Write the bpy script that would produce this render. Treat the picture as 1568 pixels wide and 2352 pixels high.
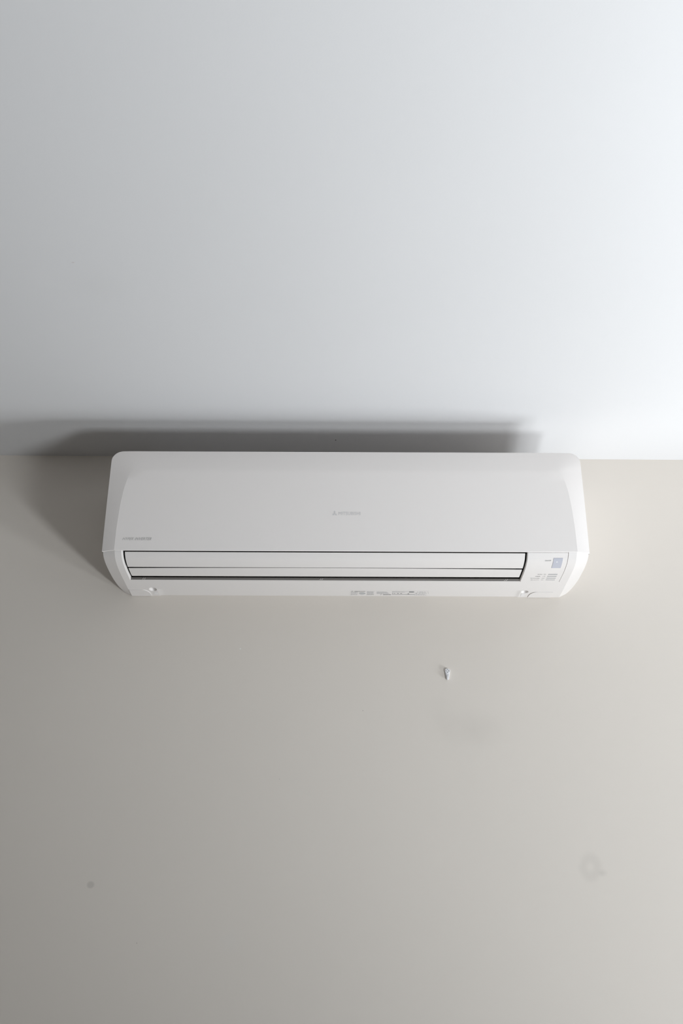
import bpy, math
import numpy as np
from mathutils import Vector, Matrix

for o in list(bpy.data.objects):
    bpy.data.objects.remove(o)
S = bpy.context.scene
COL = S.collection

# ------------------------------------------------------------------ camera, light, exposure
CEIL = 2.60                     # ceiling height
cam_d = bpy.data.cameras.new('camera')
cam_d.sensor_fit = 'VERTICAL'
cam_d.sensor_height = 36.0
cam_d.lens = 36.0 * 2600.0 / 2352.0
cam_d.clip_start = 0.05
cam = bpy.data.objects.new('camera', cam_d)
COL.objects.link(cam)
cam.matrix_world = (Matrix.Translation((0.0, -2.590, CEIL - 1.3628))
                    @ Matrix.Rotation(math.radians(90 + 25.0), 4, 'X')
                    @ Matrix.Rotation(0.0040, 4, 'Z'))
S.camera = cam

S.view_settings.view_transform = 'Standard'
S.view_settings.look = 'None'
S.view_settings.gamma = 1.0
S.view_settings.use_curve_mapping = False
S.view_settings.exposure = 0.0

world = bpy.data.worlds.new('daylight_sky')
S.world = world
world.use_nodes = True
bg = world.node_tree.nodes['Background']
bg.inputs['Color'].default_value = (0.78, 0.88, 1.0, 1)
bg.inputs['Strength'].default_value = 0.10


def area_light(name, loc, target, sx, sy, power, color):
    d = bpy.data.lights.new(name, 'AREA')
    d.shape = 'RECTANGLE'
    d.size, d.size_y = sx, sy
    d.energy = power
    d.color = color
    o = bpy.data.objects.new(name, d)
    COL.objects.link(o)
    o.location = loc
    o.rotation_euler = (Vector(target) - Vector(loc)).to_track_quat('-Z', 'Y').to_euler()
    return o


# daylight: lamps added outside the glazed door stand in for sunlit ground and sky
area_light('added_uplight_far', (3.50, -1.00, 0.0), (3.50, -1.0001, 2.0), 0.9, 0.45, 122.0, (0.925, 0.965, 1.0))
area_light('added_uplight_wall', (2.90, -0.42, 0.0), (2.90, -0.4201, 2.0), 1.2, 0.70, 70.0, (0.925, 0.965, 1.0))
area_light('added_uplight_door', (1.89, -2.25, 0.0), (1.89, -2.2501, 2.0), 0.42, 0.8, 90.0, (0.925, 0.965, 1.0))
area_light('door_sky_light', (1.66, -2.25, 1.9), (0.0, -2.25, 1.9), 0.9, 0.8, 5.0, (0.85, 0.93, 1.0))


# ------------------------------------------------------------------ materials
def nodes_of(name):
    m = bpy.data.materials.new(name)
    m.use_nodes = True
    nt = m.node_tree
    return m, nt, nt.nodes['Principled BSDF']


def plain(name, col, rough=0.5, spec=0.5, vary=0.02, scale=30.0, bump=0.0):
    """plain painted or moulded surface: colour with a faint mottling"""
    m, nt, b = nodes_of(name)
    b.inputs['Roughness'].default_value = rough
    b.inputs['Specular IOR Level'].default_value = spec
    tc = nt.nodes.new('ShaderNodeTexCoord')
    nz = nt.nodes.new('ShaderNodeTexNoise')
    nz.inputs['Scale'].default_value = scale
    nz.inputs['Detail'].default_value = 4
    nt.links.new(tc.outputs['Object'], nz.inputs['Vector'])
    mx = nt.nodes.new('ShaderNodeMix')
    mx.data_type = 'RGBA'
    mx.inputs[6].default_value = tuple(c * (1 - vary) for c in col) + (1,)
    mx.inputs[7].default_value = tuple(min(1, c * (1 + vary)) for c in col) + (1,)
    nt.links.new(nz.outputs['Fac'], mx.inputs[0])
    nt.links.new(mx.outputs[2], b.inputs['Base Color'])
    if bump:
        bp = nt.nodes.new('ShaderNodeBump')
        bp.inputs['Strength'].default_value = bump
        bp.inputs['Distance'].default_value = 0.0006
        n2 = nt.nodes.new('ShaderNodeTexNoise')
        n2.inputs['Scale'].default_value = 260
        n2.inputs['Detail'].default_value = 3
        nt.links.new(tc.outputs['Object'], n2.inputs['Vector'])
        nt.links.new(n2.outputs['Fac'], bp.inputs['Height'])
        nt.links.new(bp.outputs['Normal'], b.inputs['Normal'])
    return m


def painted(name, col, stains, bump=0.12):
    """emulsion paint with stains. A stain: (centre, radius xyz, ring, edge softness, strength, tint)"""
    m, nt, b = nodes_of(name)
    N, L = nt.nodes, nt.links
    b.inputs['Roughness'].default_value = 0.75
    b.inputs['Specular IOR Level'].default_value = 0.25
    tc = N.new('ShaderNodeTexCoord')
    big = N.new('ShaderNodeTexNoise')
    big.inputs['Scale'].default_value = 2.2
    big.inputs['Detail'].default_value = 5
    L.new(tc.outputs['Object'], big.inputs['Vector'])
    mx = N.new('ShaderNodeMix')
    mx.data_type = 'RGBA'
    mx.inputs[6].default_value = tuple(c * 0.985 for c in col) + (1,)
    mx.inputs[7].default_value = tuple(min(1, c * 1.015) for c in col) + (1,)
    L.new(big.outputs['Fac'], mx.inputs[0])
    out = mx.outputs[2]
    wob = N.new('ShaderNodeTexNoise')
    wob.inputs['Scale'].default_value = 26
    wob.inputs['Detail'].default_value = 3
    L.new(tc.outputs['Object'], wob.inputs['Vector'])
    for (c, r, ring, soft, strength, tint) in stains:
        mp = N.new('ShaderNodeMapping')
        mp.vector_type = 'TEXTURE'
        mp.inputs['Location'].default_value = c
        mp.inputs['Scale'].default_value = r
        L.new(tc.outputs['Object'], mp.inputs['Vector'])
        ln = N.new('ShaderNodeVectorMath')
        ln.operation = 'LENGTH'
        L.new(mp.outputs['Vector'], ln.inputs[0])
        wadd = N.new('ShaderNodeMath')
        wadd.operation = 'MULTIPLY_ADD'
        L.new(wob.outputs['Fac'], wadd.inputs[0])
        wadd.inputs[1].default_value = 0.5
        L.new(ln.outputs['Value'], wadd.inputs[2])
        src = wadd.outputs[0]
        if ring:
            a1 = N.new('ShaderNodeMath')
            a1.operation = 'SUBTRACT'
            L.new(src, a1.inputs[0])
            a1.inputs[1].default_value = 1.0
            a2 = N.new('ShaderNodeMath')
            a2.operation = 'ABSOLUTE'
            L.new(a1.outputs[0], a2.inputs[0])
            src = a2.outputs[0]
            lo, hi = 0.05, ring
        else:
            lo, hi = 1.25 - soft, 1.25
        mr = N.new('ShaderNodeMapRange')
        mr.interpolation_type = 'SMOOTHSTEP'
        mr.inputs['From Min'].default_value = lo
        mr.inputs['From Max'].default_value = hi
        mr.inputs['To Min'].default_value = strength
        mr.inputs['To Max'].default_value = 0.0
        L.new(src, mr.inputs['Value'])
        st = N.new('ShaderNodeMix')
        st.data_type = 'RGBA'
        L.new(mr.outputs[0], st.inputs[0])
        L.new(out, st.inputs[6])
        st.inputs[7].default_value = tuple(tint) + (1,)
        out = st.outputs[2]
    L.new(out, b.inputs['Base Color'])
    fine = N.new('ShaderNodeTexNoise')
    fine.inputs['Scale'].default_value = 240
    fine.inputs['Detail'].default_value = 3
    L.new(tc.outputs['Object'], fine.inputs['Vector'])
    bp = N.new('ShaderNodeBump')
    bp.inputs['Strength'].default_value = bump
    bp.inputs['Distance'].default_value = 0.0005
    L.new(fine.outputs['Fac'], bp.inputs['Height'])
    L.new(bp.outputs['Normal'], b.inputs['Normal'])
    return m


WALLC = (0.755, 0.708, 0.650)
GRIME = (0.36, 0.34, 0.31)
DARK = (0.03, 0.03, 0.03)
M_wall = painted('beige_wall_paint', WALLC, [
    ((0.305, 0, CEIL - 0.710), (0.105, 1, 0.068), 0, 1.25, 0.13, GRIME),
    ((0.235, 0, CEIL - 0.680), (0.055, 1, 0.085), 0, 1.25, 0.06, GRIME),
    ((0.551, 0, CEIL - 1.016), (0.021, 1, 0.025), 0.75, 0.6, 0.13, GRIME),
    ((0.576, 0, CEIL - 1.0285), (0.015, 1, 0.011), 0, 1.0, 0.20, GRIME),
    ((-0.5457, 0, CEIL - 1.0577), (0.0105, 1, 0.0095), 0, 0.5, 0.30, GRIME),
    ((-0.4348, 0, CEIL - 1.1764), (0.0017, 1, 0.0015), 0, 0.7, 0.6, GRIME),
    ((0.0518, 0, CEIL - 0.6663), (0.0018, 1, 0.0018), 0, 0.7, 0.6, GRIME),
    ((-0.1386, 0, CEIL - 0.8258), (0.0013, 1, 0.0013), 0, 0.7, 0.5, GRIME),
    ((-0.2403, 0, CEIL - 0.5167), (0.0020, 1, 0.0024), 0, 0.7, 0.8, (0.9, 0.9, 0.88)),
    ((-0.237, 0, CEIL - 1.175), (0.035, 1, 0.04), 0, 1.2, 0.10, (0.70, 0.74, 0.76)),
])
M_wallplain = painted('beige_side_wall_paint', WALLC, [])
M_ceil = painted('white_ceiling_paint', (0.685, 0.685, 0.69), [
    ((-0.495, -0.73, 0), (0.085, 0.085, 1), 0, 1.2, 0.10, (0.55, 0.54, 0.52)),
    ((-0.5225, -0.804, 0), (0.004, 0.0025, 1), 0, 0.7, 0.30, (0.45, 0.33, 0.30)),
    ((-0.0153, -0.0937, 0), (0.0018, 0.0035, 1), 0, 0.6, 0.9, DARK),
])
M_floor = plain('pale_floor_tile', (0.20, 0.175, 0.15), 0.45, 0.4, 0.06, 6)
M_ac = plain('white_plastic_dimmed', (0.775, 0.747, 0.728), 0.38, 0.45, 0.006, 5)  # same plastic as the panel, darkened to offset strong light from below
M_panel = plain('white_plastic_brightened', (0.93, 0.893, 0.868), 0.32, 0.5, 0.006, 5)  # same plastic as the casing, whitened to make up for weak frontal light
M_duct = plain('black_outlet_plastic', (0.012, 0.012, 0.012), 0.6, 0.3, 0.05)
M_strip = plain('grey_seal_plastic', (0.13, 0.122, 0.115), 0.55, 0.4, 0.05)
M_button = plain('lilac_grey_button', (0.50, 0.51, 0.57), 0.35, 0.5, 0.01)
M_bar = plain('grey_indicator_lens', (0.42, 0.42, 0.43), 0.4, 0.5, 0.02)
M_print = plain('grey_print', (0.30, 0.30, 0.30), 0.6, 0.3, 0.02)
M_faint = plain('faint_silver_print', (0.73, 0.72, 0.72), 0.5, 0.4, 0.02)
M_mid = plain('mid_grey_print', (0.56, 0.55, 0.54), 0.5, 0.4, 0.02)
M_dkprint = plain('dark_print', (0.16, 0.16, 0.16), 0.6, 0.3, 0.02)
M_palepr = plain('pale_print', (0.50, 0.50, 0.50), 0.6, 0.3, 0.02)
M_tag = plain('label_film', (0.80, 0.79, 0.785), 0.4, 0.5, 0.01)
M_hook = plain('white_hook_plastic', (0.80, 0.80, 0.82), 0.4, 0.5, 0.01)
M_nail = plain('dull_steel', (0.13, 0.13, 0.14), 0.45, 0.5, 0.05)
M_frame = plain('white_frame_paint', (0.75, 0.75, 0.74), 0.4, 0.5, 0.01)


def glass():
    m, nt, b = nodes_of('clear_glass')
    nt.nodes.remove(b)
    t = nt.nodes.new('ShaderNodeBsdfTransparent')
    g = nt.nodes.new('ShaderNodeBsdfGlossy')
    g.inputs['Roughness'].default_value = 0.02
    mx = nt.nodes.new('ShaderNodeMixShader')
    mx.inputs[0].default_value = 0.06
    nt.links.new(t.outputs[0], mx.inputs[1])
    nt.links.new(g.outputs[0], mx.inputs[2])
    nt.links.new(mx.outputs[0], nt.nodes['Material Output'].inputs['Surface'])
    return m


M_glass = glass()


# ------------------------------------------------------------------ mesh helpers
def obj(name, verts, faces, mat, parent=None, angle=30, smooth=True):
    me = bpy.data.meshes.new(name)
    me.from_pydata([tuple(v) for v in verts], [], [tuple(f) for f in faces])
    me.validate()
    if smooth:
        me.polygons.foreach_set('use_smooth', [True] * len(me.polygons))
        me.set_sharp_from_angle(angle=math.radians(angle))
    me.materials.append(mat)
    me.update()
    o = bpy.data.objects.new(name, me)
    COL.objects.link(o)
    if parent:
        o.parent = parent
    return o


class MB:
    """collects shapes into one mesh"""
    def __init__(self):
        self.v, self.f = [], []

    def add(self, verts, faces):
        n = len(self.v)
        self.v += [tuple(v) for v in verts]
        self.f += [tuple(i + n for i in f) for f in faces]
        return self

    def box(self, a, b):
        (x0, y0, z0), (x1, y1, z1) = a, b
        v = [(x0, y0, z0), (x1, y0, z0), (x1, y1, z0), (x0, y1, z0),
             (x0, y0, z1), (x1, y0, z1), (x1, y1, z1), (x0, y1, z1)]
        return self.add(v, [(0, 3, 2, 1), (4, 5, 6, 7), (0, 1, 5, 4), (1, 2, 6, 5), (2, 3, 7, 6), (3, 0, 4, 7)])

    def grid(self, rows, flip=False):
        n = len(self.v)
        w = len(rows[0])
        for r in rows:
            self.v += [tuple(p) for p in r]
        for i in range(len(rows) - 1):
            for j in range(w - 1):
                q = (n + i * w + j, n + i * w + j + 1, n + (i + 1) * w + j + 1, n + (i + 1) * w + j)
                self.f.append(q[::-1] if flip else q)
        return self

    def build(self, name, mat, parent=None, angle=30, smooth=True):
        return obj(name, self.v, self.f, mat, parent, angle, smooth)


def structure(o):
    o['kind'] = 'structure'
    return o


def thing(name, loc, label, cat, group=None):
    e = bpy.data.objects.new(name, None)
    e.empty_display_size = 0.05
    COL.objects.link(e)
    e.location = loc
    e['label'] = label
    e['category'] = cat
    if group:
        e['group'] = group
    return e


# ------------------------------------------------------------------ the room
XL, XR, YB = -3.6, 1.5, -5.2
DY0, DY1, DZ0, DZ1 = -2.7, -0.08, 0.02, 2.3      # glazed door opening in the right wall
structure(MB().box((XL, 0, 0), (XR, 0.15, CEIL + 0.1)).build('wall_back', M_wall, smooth=False))
structure(MB().box((XL - 0.15, YB, 0), (XL, 0.15, CEIL + 0.1)).build('wall_left', M_wallplain, smooth=False))
structure(MB().box((XL - 0.15, YB - 0.15, 0), (XR + 0.15, YB, CEIL + 0.1)).build('wall_front', M_wallplain, smooth=False))
wr = MB()
wr.box((XR, YB, 0), (XR + 0.15, DY0, CEIL + 0.1))
wr.box((XR, DY1, 0), (XR + 0.15, 0.15, CEIL + 0.1))
wr.box((XR, DY0, DZ1), (XR + 0.15, DY1, CEIL + 0.1))
wr.box((XR, DY0, 0), (XR + 0.15, DY1, DZ0))
structure(wr.build('wall_right', M_wallplain, smooth=False))
structure(MB().box((XL - 0.15, YB - 0.15, -0.1), (XR + 0.15, 0.15, 0)).build('floor', M_floor, smooth=False))
ce = structure(MB().box((XL - 0.15, YB - 0.15, 0), (XR + 0.15, 0.15, 0.12)).build('ceiling', M_ceil, smooth=False))
ce.location = (0, 0, CEIL)
ce.rotation_euler = (0, 0.0030, 0)
wf = MB()
x0, x1 = XR + 0.05, XR + 0.11
for (a, b, c, d) in ((DY0, DY1, DZ0, DZ0 + 0.06), (DY0, DY1, DZ1 - 0.06, DZ1), (DY0, DY0 + 0.06, DZ0, DZ1), (DY1 - 0.06, DY1, DZ0, DZ1)):
    wf.box((x0, a, c), (x1, b, d))
win = structure(wf.build('window_1', M_frame, smooth=False))
MB().box((XR + 0.078, DY0 + 0.05, DZ0 + 0.05), (XR + 0.082, DY1 - 0.05, DZ1 - 0.05)).build('pane', M_glass, win, smooth=False)

# ------------------------------------------------------------------ the air conditioner
ac = thing('air_conditioner', (0.010, 0.0, CEIL - 0.3824),
           'long white wall-mounted air conditioner with closed flaps just below the ceiling', 'air conditioner')

# --- front panel: a gently bowed face with a chamfer along left, top and right
ZB, ZC, ZT, RC, XO = 0.0188, 0.2244, 0.2792, 0.026, 0.5510
_fz = np.array([0.0223, 0.0673, 0.1110, 0.1670, 0.2244])
_fd = np.array([0.2400, 0.2402, 0.2398, 0.2385, 0.2360])
_fp = np.polyfit(_fz, _fd, 3)
_cz = np.array([0.02, 0.075, 0.134, 0.173, 0.197, 0.212, 0.226, 0.25, 0.29])
_cx = np.array([0.5224, 0.5215, 0.5180, 0.5135, 0.5085, 0.5030, 0.4950, 0.4930, 0.4920])


def panel_xc(z):
    return float(np.interp(z, _cz, _cx))


def panel_xo(z):
    if z <= ZT - RC:
        return XO
    t = min(1.0, (z - (ZT - RC)) / RC)
    return XO - RC + RC * math.sqrt(max(0.0, 1 - t * t))


def panel_D(x, z):
    xc = panel_xc(z)
    tx = max(0.0, (abs(x) - xc) / (XO - xc))
    tz = max(0.0, (z - ZC) / (ZT - ZC))
    base = float(np.polyval(_fp, min(z, ZC)))
    return base - math.hypot(0.0082 * (0.8 * tx + 0.2 * tx * tx), 0.012 * (0.75 * tz + 0.25 * tz * tz))


zs = [ZB + (ZC - ZB) * i / 22 for i in range(23)]
zs += [ZC + (ZT - RC - ZC) * i / 6 for i in range(1, 7)]
zs += [ZT - RC + RC * math.sin(math.pi / 2 * i / 14) for i in range(1, 15)]
rows = []
for z in zs:
    xc, xo = panel_xc(z), panel_xo(z)
    right = [xc + (xo - xc) * k / 10 for k in range(11)]
    mid = [xc * k / 14 for k in range(-13, 14)]
    xs = [-x for x in right[::-1]] + mid + right
    rows.append([(x, -panel_D(x, z), z) for x in xs])
fpn = MB().grid(rows)
# rolled edge and skirt behind the outline
n_r, n_c = len(rows), len(rows[0])
outline = [i * n_c for i in range(n_r)] + [(n_r - 1) * n_c + j for j in range(1, n_c)] + [i * n_c + n_c - 1 for i in range(n_r - 2, -1, -1)]
ring = outline
for back, inset in ((0.0012, -0.0004), (0.004, -0.0004), (0.008, 0.0), (0.150, 0.002)):
    base = len(fpn.v)
    for k in outline:
        x, y, z = fpn.v[k]
        sx = 1 - inset / 0.55
        fpn.v.append((x * sx, min(y + back, -0.03), z - inset * (z / ZT)))
    new = list(range(base, base + len(outline)))
    for k in range(len(outline) - 1):
        fpn.f.append((ring[k], ring[k + 1], new[k + 1], new[k]))
    ring = new
# bottom lip
b0 = len(fpn.v)
for j in range(n_c):
    x, y, z = rows[0][j]
    fpn.v.append((x, y + 0.0006, z - 0.0004))
for j in range(n_c):
    x, y, z = rows[0][j]
    fpn.v.append((x, y + 0.0028, z - 0.0004))
for j in range(n_c - 1):
    fpn.f.append((j + 1, j, b0 + j, b0 + j + 1))
    fpn.f.append((b0 + j + 1, b0 + j, b0 + n_c + j, b0 + n_c + j + 1))
fo = fpn.build('front_panel', M_panel, ac, angle=24)
crease = set(i * n_c + j for i in range(n_r) if zs[i] < 0.214 for j in (10, n_c - 11))
for e in fo.data.edges:
    if e.vertices[0] in crease and e.vertices[1] in crease:
        e.use_edge_sharp = True

# --- lower casing: profile from the panel's foot round under the unit to the wall
PROF = np.array([(0.2395, 0.0213), (0.2378, 0.0168), (0.2330, 0.0114), (0.2235, 0.0047), (0.2080, 0.0004),
                 (0.1900, -0.0018), (0.1810, -0.0024), (0.1610, -0.0029), (0.1330, -0.0026), (0.1120, -0.0022),
                 (0.0830, -0.0019), (0.0520, -0.0017), (0.0280, -0.0011), (0.0, 0.0)])


def catmull(P, n=10):
    Q = np.vstack([2 * P[0] - P[1], P, 2 * P[-1] - P[-2]])
    out = []
    for i in range(1, len(Q) - 2):
        for k in range(n):
            t = k / n
            p0, p1, p2, p3 = Q[i - 1], Q[i], Q[i + 1], Q[i + 2]
            out.append(0.5 * (2 * p1 + (p2 - p0) * t + (2 * p0 - 5 * p1 + 4 * p2 - p3) * t * t + (3 * p1 - p0 - 3 * p2 + p3) * t ** 3))
    out.append(P[-1])
    return np.array(out)


PP = catmull(PROF)
ARC = np.concatenate([[0], np.cumsum(np.hypot(*np.diff(PP, axis=0).T))])
TAN = np.gradient(PP, ARC, axis=0)
AEND = ARC[-1]


def prof(a):
    """(D, z) and outward normal (nD, nz) at arc length a below the panel foot"""
    d, z = np.interp(a, ARC, PP[:, 0]), np.interp(a, ARC, PP[:, 1])
    td, tz = np.interp(a, ARC, TAN[:, 0]), np.interp(a, ARC, TAN[:, 1])
    l = math.hypot(td, tz)
    return d, z, -tz / l, td / l


def low(x, a, off=0.0):
    d, z, nd, nz = prof(a)
    return (x, -(d + nd * off), z + nz * off)


# check orientation of the normal: it must point forward at the top and down at the bottom
_sgn = 1.0 if prof(0.004)[2] > 0 else -1.0
if _sgn < 0:
    _p = prof

    def prof(a):
        d, z, nd, nz = _p(a)
        return d, z, -nd, -nz

XCR = 0.5212                      # crease where the side chamfer starts
OPL, OPR, OPA = -0.506, 0.4095, 0.1381   # air outlet: left, right, lower edge (arc)


def low_outer(sgn, a):
    k = min(1.0, max(0.0, (a - 0.125) / 0.125))
    x = sgn * (0.5490 - 0.013 * k * k)
    p = low(x, a, -0.0072)
    return (x, min(p[1], -0.0006), p[2])


cas = MB()
arcs = sorted(set([AEND * i / 70 for i in range(71)] + [OPA]))
GA = OPA + 0.0014
a_up = [a for a in arcs if a <= OPA] + [GA]
# left of the outlet, and the control side with the fine groove along the control panel
cas.grid([[low_outer(-1, a), low(-XCR, a), low(-0.513, a), low(OPL, a)] for a in a_up], flip=True)
cas.grid([[low(OPR, a), low(0.43, a), low(0.5014, a), low(0.5014, a, -0.003), low(0.5026, a, -0.003),
           low(0.5026, a), low(XCR, a), low_outer(1, a)] for a in a_up], flip=True)


def pocket(x, a, cx, ca, rx, ra, depth):
    t = math.hypot((x - cx) / rx, (a - ca) / ra)
    return -depth * (1 - min(1, max(0, (t - 0.55) / 0.45)) ** 2) if t < 1 else 0.0


def low_disp(x, a):
    e = 0.0
    if a > 0.1986:
        e = -0.0014 * min(1, max(0, (x + 0.452) / 0.004)) * min(1, max(0, (0.421 - x) / 0.004))
    e += pocket(x, a, -0.462, 0.2010, 0.0088, 0.0125, 0.0060)
    e += pocket(x, a, 0.4315, 0.2090, 0.0085, 0.0095, 0.0060)
    return e


xs = [-0.513 + (0.5026 + 0.513) * i / 40 for i in range(41)] + [OPL, OPR]
xs += [-0.462 + 0.0009 * k for k in range(-11, 12)] + [0.4315 + 0.0009 * k for k in range(-11, 12)] + [-0.452, -0.448, 0.417, 0.421]
xs = sorted(set(round(x, 5) for x in xs))
al = [OPA + (AEND - OPA) * i / 40 for i in range(41)] + [0.1984, 0.1989] + [0.186 + 0.0013 * k for k in range(28)]
al = sorted(set(round(a, 5) for a in al if GA < a < AEND) | {OPA, GA, AEND})
cas.grid([[low_outer(-1, a), low(-XCR, a)] + [low(x, a, low_disp(x, a)) for x in xs] + [low(XCR, a), low_outer(1, a)] for a in al if a >= GA], flip=True)
xm = [x for x in xs if OPL <= x <= OPR]
cas.grid([[low(x, a) for x in xm] for a in (OPA, GA)], flip=True)
# chamfered rim of the outlet
ao = [a for a in arcs if a <= OPA]
cas.grid([[low(OPL, a), low(OPL + 0.0036, a, -0.0040), low(OPL + 0.0037, a, -0.0050)] for a in ao], flip=True)
cas.grid([[low(OPR - 0.0010, a, -0.0030), low(OPR - 0.0009, a, -0.0020), low(OPR, a)] for a in ao], flip=True)
cas.grid([[low(x, OPA, -0.0012) for x in (OPL, OPR)], [low(x, OPA) for x in (OPL, OPR)]], flip=True)
# sides, back and the case behind the front panel
for sg in (-1, 1):
    side = [low_outer(sg, a) for a in arcs]
    side += [(sg * 0.538, -0.0005, 0.276), (sg * 0.546, -0.10, 0.276), (sg * 0.546, -0.185, 0.270), (sg * 0.546, -0.205, 0.20)]
    c = (sg * 0.545, -0.10, 0.12)
    n = len(side)
    cas.add(side + [c], [((i, (i + 1) % n, n) if sg > 0 else ((i + 1) % n, i, n)) for i in range(n)])
cas.add([(-0.538, -0.0005, 0.276), (0.538, -0.0005, 0.276), (0.546, -0.185, 0.271), (-0.546, -0.185, 0.271)], [(0, 3, 2, 1)])
cas.add([(-0.540, -0.0004, 0.010), (0.540, -0.0004, 0.010), (0.540, -0.0004, 0.276), (-0.540, -0.0004, 0.276)], [(0, 1, 2, 3)])
co = cas.build('casing', M_ac, ac, angle=22)
for e in co.data.edges:
    p, q = co.data.vertices[e.vertices[0]].co, co.data.vertices[e.vertices[1]].co
    if abs(abs(p.x) - XCR) < 1e-5 and abs(abs(q.x) - XCR) < 1e-5:
        e.use_edge_sharp = True

# --- dark duct behind the flaps
du = MB()
ad = [0.0005 + (OPA + 0.004) * i / 16 for i in range(17)]
du.grid([[low(OPL + 0.0030, a, -0.0048), low(OPL + 0.008, a, -0.040), low(OPR - 0.008, a, -0.040), low(OPR - 0.0006, a, -0.0028)] for a in ad], flip=True)
du.build('air_outlet', M_duct, ac)


# --- flaps
def flap(name, a0, a1, off, bow=0.0, x0=OPL + 0.0078, x1=OPR - 0.0048, thick=0.0012):
    m = MB()
    nx, na = 24, 12
    cx, hw = (x0 + x1) / 2, (x1 - x0) / 2
    top, bot = [], []
    for i in range(na + 1):
        t = i / na
        rt, rb = [], []
        for j in range(nx + 1):
            x = x0 + (x1 - x0) * j / nx
            aa = a0 - bow * (1 - ((x - cx) / hw) ** 2)
            a = aa + (a1 - aa) * t
            rt.append(low(x, a, off))
            rb.append(low(x, a, off - thick))
        top.append(rt)
        bot.append(rb)
    m.grid(top, flip=True)
    m.grid(bot)
    m.grid([top[0], bot[0]])
    m.grid([top[-1], bot[-1]], flip=True)
    m.grid([[r[0] for r in top], [r[0] for r in bot]], flip=True)
    m.grid([[r[-1] for r in top], [r[-1] for r in bot]])
    return m.build(name, M_ac, ac, angle=35)


f1 = flap('air_flap', 0.0064, 0.0592, -0.0006)
f1['label'] = 'wide upper air flap'
f2 = flap('air_flap', 0.0690, 0.1150, -0.0016, bow=0.0050)
f2['label'] = 'narrow lower air flap'

# --- grey strip under the lower flap with its small clips
st = MB()
sa = [0.1285 + (OPA - 0.1285) * i / 6 for i in range(7)]
st.grid([[low(x, a, -0.0012 - 0.0018 * (1 - k / 6)) for x in (OPL + 0.004, OPR - 0.001)] for k, a in enumerate(sa)], flip=True)
strip = st.build('seal_strip', M_strip, ac)
for cxp in (-0.474, -0.058, 0.375):
    c = MB()
    for (p, q, w) in ((-0.0035, -0.0010, 0.0012), (0.0012, 0.0030, 0.0012)):
        pts = [low(cxp + p, 0.1365, -0.0030), low(cxp + p + w, 0.1365, -0.0030), low(cxp + q + 0.002, 0.1300, -0.0030), low(cxp + q + 0.002 - w, 0.1300, -0.0030)]
        pts2 = [low(cxp + p, 0.1365, -0.0012), low(cxp + p + w, 0.1365, -0.0012), low(cxp + q + 0.002, 0.1300, -0.0012), low(cxp + q + 0.002 - w, 0.1300, -0.0012)]
        c.add(pts + pts2, [(4, 5, 6, 7), (0, 1, 5, 4), (1, 2, 6, 5), (2, 3, 7, 6), (3, 0, 4, 7)])
    c.build('clip', M_ac, strip, smooth=False)


# --- plates and print laid on the lower casing
def plate(name, x0, x1, a0, a1, base, top, mat, parent, nx=1, na=1):
    m = MB()
    X = [x0 + (x1 - x0) * i / nx for i in range(nx + 1)]
    A = [a0 + (a1 - a0) * i / na for i in range(na + 1)]
    T = [[low(x, a, top) for x in X] for a in A]
    B = [[low(x, a, base) for x in X] for a in A]
    m.grid(T, flip=True)
    m.grid([T[0], B[0]])
    m.grid([T[-1], B[-1]], flip=True)
    m.grid([[r[0] for r in T], [r[0] for r in B]], flip=True)
    m.grid([[r[-1] for r in T], [r[-1] for r in B]])
    return m.build(name, mat, parent, angle=35)


cp = plate('control_panel', OPR + 0.0012, 0.5010, 0.0046, 0.1395, -0.002, 0.0009, M_ac, ac, 4, 30)
PT = 0.0009


def text2d(body, bold=False):
    cu = bpy.data.curves.new('tmp_text', 'FONT')
    cu.body = body
    cu.align_x = 'LEFT'
    cu.resolution_u = 2
    cu.offset = 0.012 if bold else 0.0
    o = bpy.data.objects.new('tmp_text', cu)
    COL.objects.link(o)
    bpy.context.view_layer.update()
    ev = o.evaluated_get(bpy.context.evaluated_depsgraph_get())
    me = ev.to_mesh()
    V = np.array([(v.co.x, v.co.y) for v in me.vertices])
    F = [tuple(p.vertices) for p in me.polygons]
    ev.to_mesh_clear()
    bpy.data.objects.remove(o)
    bpy.data.curves.remove(cu)
    V -= V.min(axis=0)
    V /= V.max(axis=0)
    return V, F


def lower_print(mb, V, F, x0, x1, a0, a1, off, shear=0.0):
    """2-D shape in the unit square -> the strip x0..x1, a0 (top)..a1 (foot) of the lower casing"""
    pts = []
    for (u, v) in V:
        x = x0 + (x1 - x0) * u + shear * (v - 0.5) * (a1 - a0)
        pts.append(low(x, a1 + (a0 - a1) * v, off))
    mb.add(pts, F)


RECT = (np.array([(0, 0), (1, 0), (1, 1), (0, 1)], float), [(0, 1, 2, 3)])


def annulus(n=20, r=0.72):
    V, F = [], []
    for i in range(n):
        t = 2 * math.pi * i / n
        V += [(0.5 + 0.5 * math.cos(t), 0.5 + 0.5 * math.sin(t)), (0.5 + 0.5 * r * math.cos(t), 0.5 + 0.5 * r * math.sin(t))]
    for i in range(n):
        a, b = 2 * i, 2 * ((i + 1) % n)
        F.append((a, b, b + 1, a + 1))
    return np.array(V), F


def ellipse(n=24):
    return np.array([(0.5 + 0.5 * math.cos(2 * math.pi * i / n), 0.5 + 0.5 * math.sin(2 * math.pi * i / n)) for i in range(n)]), [tuple(range(n))]


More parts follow.
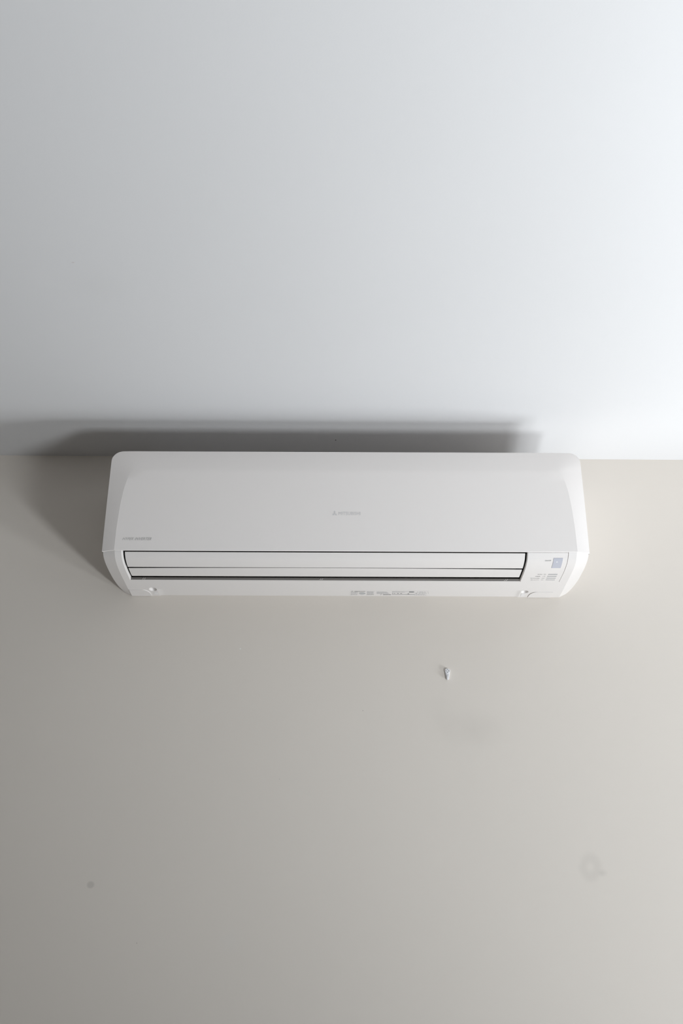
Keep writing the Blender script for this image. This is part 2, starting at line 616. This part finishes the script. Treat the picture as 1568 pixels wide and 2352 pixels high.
def diamonds():
    """three rhombi meeting in a point"""
    V, F = [], []
    for k in (90, 210, 330):
        d = [Vector((math.cos(math.radians(t)), math.sin(math.radians(t)))) for t in (k - 30, k + 30)]
        p = [Vector((0, 0)), d[0], d[0] + d[1], d[1]]
        n = len(V)
        V += [(q.x, q.y) for q in p]
        F.append((n, n + 1, n + 2, n + 3))
    V = np.array(V)
    V -= V.min(axis=0)
    V /= V.max(axis=0)
    return V, F


bt = plate('power_button', 0.4695, 0.4903, 0.0168, 0.0530, PT - 0.0005, PT + 0.0006, M_button, cp, 2, 10)
m = MB()
lower_print(m, *ellipse(12), 0.4765, 0.4795, 0.0255, 0.0295, PT + 0.0008)
m.build('pilot_lamp', M_hook, bt, smooth=False)
m = MB()
lower_print(m, *text2d('ON/OFF', True), 0.4505, 0.4645, 0.0222, 0.0258, PT + 0.0002)
m.build('lettering', M_print, cp, smooth=False)
rows_ = (('RUN', 0.4440, 0.4540, 0.0873, 0.0913, 0.0908, 0.0850),
         ('TIMER', 0.4395, 0.4520, 0.0995, 0.1035, 0.1030, 0.0978),
         ('HI POWER', 0.4310, 0.4525, 0.1122, 0.1160, 0.1152, 0.1105),
         ('3D AUTO', 0.4330, 0.4520, 0.1232, 0.1268, 0.1262, 0.1222))
m = MB()
for (t, xa, xb, a0, a1, bb, ba) in rows_:
    lower_print(m, *text2d(t, True), xa, xb, a0, a1, PT + 0.0002)
m.build('lettering', M_print, cp, smooth=False)
m = MB()
lower_print(m, *annulus(), 0.4575, 0.4638, 0.0858, 0.0928, PT + 0.0002)
lower_print(m, *RECT, 0.4603, 0.4610, 0.0875, 0.0911, PT + 0.0002)
lower_print(m, *annulus(), 0.4570, 0.4635, 0.0985, 0.1045, PT + 0.0002)
lower_print(m, *RECT, 0.4600, 0.4628, 0.1012, 0.1020, PT + 0.0002)
lower_print(m, *text2d('HI', True), 0.4570, 0.4630, 0.1120, 0.1162, PT + 0.0002, 0.8)
lower_print(m, *text2d('3D', True), 0.4570, 0.4628, 0.1230, 0.1272, PT + 0.0002)
m.build('icon_print', M_mid, cp, smooth=False)
for (a0, a1) in ((0.0864, 0.0918), (0.0988, 0.1038), (0.1112, 0.1156), (0.1226, 0.1264)):
    plate('indicator_lens', 0.4683, 0.4893, a0, a1, PT - 0.0004, PT + 0.0003, M_bar, cp)


# --- print on the front panel
def panel_print(mb, V, F, x0, x1, z0, z1, shear=0.0, off=0.0004):
    pts = []
    for (u, v) in V:
        x = x0 + (x1 - x0) * u + shear * (v - 0.5) * (z1 - z0)
        z = z0 + (z1 - z0) * v
        pts.append((x, -(panel_D(x, z) + off), z))
    mb.add(pts, F)


m = MB()
panel_print(m, *text2d('HYPER', False), -0.5045, -0.4800, 0.0430, 0.0494, 0.45)
panel_print(m, *text2d('INVERTER', True), -0.4765, -0.4390, 0.0430, 0.0494, 0.45)
m.build('series_lettering', M_mid, ac, smooth=False)
m = MB()
panel_print(m, *diamonds(), -0.0310, -0.0200, 0.1072, 0.1190)
panel_print(m, *text2d('MITSUBISHI', False), -0.0165, 0.0335, 0.1078, 0.1160)
m.build('emblem_lettering', M_faint, ac, smooth=False)


# --- rating label under the unit
LP = -0.0010


def micro(mb, x0, x1, a0, a1, nlines, dash, seed):
    """lines of print too small to read: rows of dashes"""
    rng = np.random.RandomState(seed)
    h = (a1 - a0) / nlines
    for i in range(nlines):
        x = x0
        end = x1 - (x1 - x0) * rng.uniform(0, 0.3)
        while x < end:
            w = dash * rng.uniform(0.5, 1.6)
            lower_print(mb, *RECT, x, min(x + w, end), a0 + h * i + h * 0.2, a0 + h * i + h * 0.75, LP)
            x += w + dash * 0.35


lab = plate('rating_label', 0.0120, 0.2020, 0.2060, 0.2440, -0.0022, -0.0012, M_ac, ac, 1, 6)
m = MB()
lower_print(m, *diamonds(), 0.0138, 0.0195, 0.2088, 0.2135, LP)
lower_print(m, *text2d('MITSUBISHI HEAVY INDUSTRIES', True), 0.0222, 0.0480, 0.2108, 0.2145, LP)
for k in range(7):
    lower_print(m, *RECT, 0.0920 + 0.0028 * k, 0.0938 + 0.0028 * k, 0.2335, 0.2385, LP)
lower_print(m, *RECT, 0.0865, 0.0872, 0.2290, 0.2390, LP)
for xx in (0.1140, 0.1185, 0.1256, 0.1275, 0.1330, 0.1352):
    lower_print(m, *RECT, xx, xx + 0.0018, 0.2240, 0.2275, LP)
m.build('label_bold_print', M_dkprint, lab, smooth=False)['kind'] = 'stuff'
m = MB()
lower_print(m, *RECT, 0.1535, 0.1655, 0.2110, 0.2200, LP)
lower_print(m, np.array([(0, 0), (1, 0), (0.5, 1)], float), [(0, 1, 2)], 0.1500, 0.1560, 0.2245, 0.2330, LP)
lower_print(m, np.array([(0, 0), (1, 0), (0.5, 1)], float), [(0, 1, 2)], 0.1690, 0.1750, 0.2215, 0.2262, LP)
lower_print(m, np.array([(0, 0), (1, 0), (0.5, 1)], float), [(0, 1, 2)], 0.1730, 0.1760, 0.2130, 0.2165, LP)
micro(m, 0.0135, 0.0320, 0.2345, 0.2385, 1, 0.0024, 1)
micro(m, 0.0520, 0.0715, 0.2325, 0.2385, 1, 0.0022, 2)
lower_print(m, *RECT, 0.1130, 0.1680, 0.2325, 0.2350, LP)
m.build('label_grey_print', M_print, lab, smooth=False)['kind'] = 'stuff'
m = MB()
lower_print(m, *ellipse(), 0.0335, 0.0490, 0.2190, 0.2365, LP)
micro(m, 0.0140, 0.0330, 0.2170, 0.2310, 3, 0.0030, 3)
micro(m, 0.0230, 0.0440, 0.2155, 0.2185, 1, 0.0024, 4)
micro(m, 0.0525, 0.0715, 0.2120, 0.2310, 5, 0.0026, 5)
micro(m, 0.0760, 0.1080, 0.2130, 0.2310, 4, 0.0024, 6)
micro(m, 0.1130, 0.1510, 0.2110, 0.2200, 2, 0.0030, 7)
micro(m, 0.1785, 0.1985, 0.2115, 0.2170, 1, 0.0060, 8)
micro(m, 0.1775, 0.1975, 0.2200, 0.2290, 2, 0.0050, 9)
micro(m, 0.1680, 0.2000, 0.2320, 0.2400, 2, 0.0030, 10)
lower_print(m, *RECT, 0.1672, 0.1678, 0.2110, 0.2260, LP, -0.15)
lower_print(m, *RECT, 0.2000, 0.2006, 0.2110, 0.2290, LP, -0.15)
m.build('label_fine_print', M_palepr, lab, smooth=False)['kind'] = 'stuff'


# --- small covers at the two lower corners
def cover(pts, top, name='corner_cover'):
    mb = MB()
    n = len(pts)
    T = [low(x, a, top) for x, a in pts]
    B = [low(x, a, -0.002) for x, a in pts]
    mb.add(T + B, [tuple(range(n))] + [(i, i + n, (i + 1) % n + n, (i + 1) % n) for i in range(n)])
    return mb.build(name, M_ac, ac, smooth=False)


AE = AEND - 0.0015


def corner_pts(sg, xin, xout, a_top, r):
    p = [(sg * xin, AE)]
    for k in range(9):
        t = math.pi / 2 * k / 8
        p.append((sg * (xin + r * 0.9 - r * 0.9 * math.cos(t)), a_top + r * 1.6 - r * 1.6 * math.sin(t)))
    p += [(sg * xout, a_top), (sg * xout, AE)]
    return p if sg < 0 else p


cover(corner_pts(-1, 0.4715, 0.5195, 0.2030, 0.018), 0.0014)
cover(corner_pts(1, 0.4445, 0.5000, 0.2080, 0.018), 0.0014)
for (x, a) in ((-0.4590, 0.2290), (0.4300, 0.2320)):
    plate('embossed_tab', x - 0.004, x + 0.004, a - 0.007, a + 0.006, -0.002, 0.0004, M_tag, ac)

# ------------------------------------------------------------------ the picture hook on the wall
hk = thing('picture_hook', (0.2520, 0.0, CEIL - 0.5748),
           'small white plastic picture hook nailed to the wall below the air conditioner', 'hook')
HZ = 0.004


def hook_outline(r, tip, zt, n=22):
    pts = []
    for i in range(n + 1):
        t = math.radians(-12 + 204 * i / n)
        pts.append((r * math.cos(t), HZ + r * math.sin(t)))
    pts += [(-tip, zt + 0.001), (-tip * 0.6, zt), (tip * 0.6, zt), (tip, zt + 0.001)]
    return pts


def loft(mb, rings, cap0=True, cap1=True):
    n = len(rings[0])
    b = len(mb.v)
    for r in rings:
        mb.v += [tuple(p) for p in r]
    for i in range(len(rings) - 1):
        for j in range(n):
            mb.f.append((b + i * n + j, b + i * n + (j + 1) % n, b + (i + 1) * n + (j + 1) % n, b + (i + 1) * n + j))
    if cap1:
        mb.f.append(tuple(b + (len(rings) - 1) * n + j for j in range(n)))
    if cap0:
        mb.f.append(tuple(b + j for j in range(n))[::-1])


m = MB()
out0 = hook_outline(0.0062, 0.0030, -0.0165)
out1 = hook_outline(0.0060, 0.0022, -0.0172)


def hy(z, k):       # the back plate thickens towards the tip
    return -(0.0030 + 0.0025 * max(0, (0.002 - z) / 0.019)) * k


loft(m, [[(x, -0.0002, z) for x, z in out0], [(x, hy(z, 0.85), z) for x, z in out1], [(x * 0.86, hy(z, 1.0), HZ + (z - HZ) * 0.95) for x, z in out1]])
body = m.build('hook_body', M_hook, hk, angle=40)
m = MB()
circ = lambda r, y: [(r * math.cos(2 * math.pi * i / 28), y, HZ + r * math.sin(2 * math.pi * i / 28)) for i in range(28)]
loft(m, [circ(0.0063, -0.002), circ(0.0063, -0.0039), circ(0.0057, -0.0047)])
head = m.build('nail_plate', M_hook, hk, angle=40)
for (dx, dz) in ((0, 0.0036), (0.0035, 0), (0, -0.0035), (-0.0035, 0)):
    m = MB()
    ring_ = lambda r, y: [(dx + r * math.cos(2 * math.pi * i / 12), y, HZ + dz + r * math.sin(2 * math.pi * i / 12)) for i in range(12)]
    loft(m, [ring_(0.0009, -0.0039), ring_(0.0009, -0.0050), ring_(0.0006, -0.0053)])
    m.build('nail_head', M_nail, head, angle=40)
m = MB()   # the upturned lip that carries a picture wire
lip = []
for i in range(9):
    t = i / 8
    y = -0.0048 - 0.0012 * math.sin(math.pi * 0.5 * t)
    z = -0.0165 + 0.0085 * t
    w = 0.0022 - 0.0008 * t
    lip.append([(-w, y + 0.0012, z), (w, y + 0.0012, z), (w, y - 0.0008, z), (-w, y - 0.0008, z)])
loft(m, lip)
m.build('hook_lip', M_hook, hk, angle=40)
